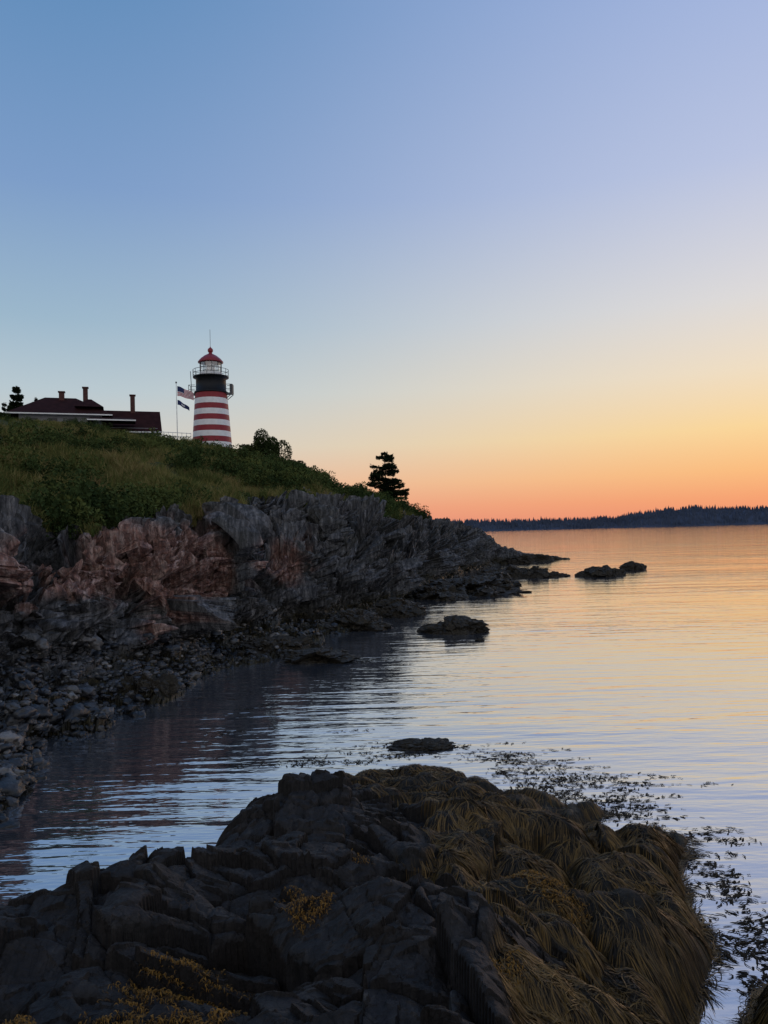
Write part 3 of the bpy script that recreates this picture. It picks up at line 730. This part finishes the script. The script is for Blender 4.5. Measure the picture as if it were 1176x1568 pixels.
# ------------------------------------------------------------ flagpole and flags
fp = empty('flagpole'); FX, FY = -26.7, 100
b = Boxes(); b.rod((FX, FY, 15.0), (FX-.05, FY, 24.7), .07, r2=.04); b.done('pole', (simple('pole_white', (.55, .55, .55), .4),), fp)
lathe('finial', [(.01, 24.65), (.1, 24.7), (.12, 24.8), (.08, 24.9), (.01, 24.92)], (grey,), None, 10, FX-.05, FY, fp)
fred = simple('flag_red', (.40, .03, .04), .8); fwht = simple('flag_white', (.6, .6, .62), .8); fblue = simple('flag_blue', (.02, .03, .10), .8)
def flag(name, z0, Lf, Hf, droop, kind):
    nu, nv = 26, 26; V = []; Fq = []; mi = []
    for i in range(nu+1):
        u = i/nu
        for j in range(nv+1):
            v = j/nv
            V.append((FX+.08+u*Lf, FY+.18*math.sin(u*7+v*1.5)*u, z0-v*Hf*(1-.25*u)-droop*u**1.2+.05*math.sin(u*9)))
    for i in range(nu):
        for j in range(nv):
            k = i*(nv+1)+j; Fq.append([k, k+nv+1, k+nv+2, k+1])
            if kind == 'us': mi.append(2 if (i < nu*.42 and j < 14) else (0 if (j//2) % 2 == 0 else 1))
            else: mi.append(2 if not (i > 8 and i < 17 and 8 < j < 18) else 1)
    make_mesh(name, V, Fq, (fred, fwht, fblue), mi, True, parent=fp)
flag('national_flag', 24.3, 2.1, 1.3, .95, 'us'); flag('state_flag', 22.5, 1.5, .65, 1.0, 'me')

# ------------------------------------------------------------ trees
def spruce(name, x, y, z, h, r, seed, whorls=20, bare=.05, gaps=0.0, lowright=False, dens=1.0):
    rg = np.random.default_rng(seed); e = empty(name)
    b = Boxes(); b.rod((x, y, z-.4), (x, y, z+h*.97), h*.022, n=8, r2=.015)
    Q = []
    for wv in range(whorls):
        t = bare+(1-bare)*(wv+rg.uniform(-.3, .3))/whorls; t = min(max(t, bare), .985)
        nb = rg.integers(6, 9) if t < .9 else 4
        for k in range(nb):
            az = rg.uniform(0, 6.283)
            if rg.uniform() < gaps*(1.5 if math.cos(az) < -.2 else .35)*(t > .15): continue
            L_ = r*(1-t)**.65*rg.uniform(.7, 1.12)
            if lowright and .2 < t < .75 and math.cos(az) > .1: L_ *= .95
            if lowright and t < .3 and math.cos(az) < 0: L_ *= 1.2
            up = rg.uniform(-.12, .25)
            o = np.array([x, y, z+t*h]); dr = np.array([math.cos(az), math.sin(az), up])
            b.rod(o, o+dr*L_*.9, .03*h/6, n=4, r2=.008)
            nn = int((30+L_/r*300)*dens); s = rg.uniform(.05, 1, nn)**.8
            sd = np.array([-math.sin(az), math.cos(az), 0]); wd = L_*.34*(1-s*.6)
            q = o+dr*(s*L_)[:, None]+sd*(rg.uniform(-1, 1, nn)*wd)[:, None]+np.array([0, 0, 1])*(rg.normal(-.03, .07, nn)*h/5.5-.12*(s**2)*L_*.5+.12*np.maximum(s-.8, 0)*L_)[:, None]
            a_ = dr+sd*rg.uniform(-.8, .8, nn)[:, None]+rg.normal(0, .3, (nn, 3)); a_ /= np.linalg.norm(a_, axis=1)[:, None]
            c_ = np.cross(a_, rg.normal(0, 1, (nn, 3))); c_ /= np.linalg.norm(c_, axis=1)[:, None]
            sz = rg.uniform(.07, .16, nn)[:, None]*h/5.5
            Q.append(np.stack([q-a_*sz, q+c_*sz*.4, q+a_*sz, q-c_*sz*.4], 1))
    b.done('trunk_and_limbs', (mat_bark,), e)
    Vv = np.concatenate(Q).reshape(-1, 3)
    make_mesh('needles', Vv, np.arange(len(Vv)).reshape(-1, 4), (mat_needle,), parent=e)
spruce('spruce_tree', .25, 88, 6.9, 7.0, 3.4, 5, 17, .03, .28, True)
spruce('spruce_tree', -52.5, 110, 17.5, 9.8, 2.4, 6, 16, .05, .3)
spruce('spruce_tree', -50.7, 112, 17.5, 8.4, 1.9, 8, 14, .05, .3)
spruce('spruce_tree', -54.2, 110, 17.5, 7.2, 1.9, 9, 12, .05, .1)
spruce('spruce_tree', -48.6, 112, 17.5, 6.0, 1.7, 19, 12, .05, .1)
def bush(name, x, y, z, rx, rz, seed, n=4500):
    e = empty(name); V, Fq = leafcloud(n, rx, rz, .12, seed, 10); make_mesh('leaves', V+[x, y, z], Fq, (mat_bush,), parent=e)
    b = Boxes(); rg = np.random.default_rng(seed)
    for i in range(7): b.rod((x, y, z-.3), (x+rg.uniform(-.6, .6)*rx, y+rg.uniform(-.5, .5)*rx, z+rz*rg.uniform(.5, .9)), .05, n=5, r2=.015)
    b.done('stems', (mat_bark,), e)
bush('bush', -14.4, 92, 12.7, 1.9, 3.1, 3, 12000); bush('bush', -16.4, 92.5, 13.6, 1.3, 1.4, 4)
bush('bush', -12.3, 90, 11.8, 1.5, 1.4, 5); bush('bush', -10.4, 88, 11.0, 1.7, 1.5, 6); bush('bush', -8.6, 87, 10.2, 1.7, 1.7, 7); bush('bush', -7.2, 86, 9.6, 1.3, 1.5, 27)
bush('bush', -4.2, 87, 8.3, 1.6, 1.0, 8); bush('bush', -1.9, 88, 7.7, 1.6, .9, 9)

# ------------------------------------------------------------ camera
cam = bpy.data.cameras.new('camera'); co = bpy.data.objects.new('camera', cam); scene.collection.objects.link(co)
cam.sensor_fit = 'HORIZONTAL'; cam.sensor_width = 36; cam.lens = 36; cam.clip_start = .1; cam.clip_end = 40000
co.matrix_world = Matrix.Translation((0, 0, 4.5)) @ Matrix.Rotation(math.pi/2+31/1176, 4, 'X') @ Matrix.Rotation(-.026, 4, 'Z')
scene.camera = co
scene.view_settings.view_transform = 'Standard'; scene.view_settings.look = 'None'; scene.view_settings.exposure = 0
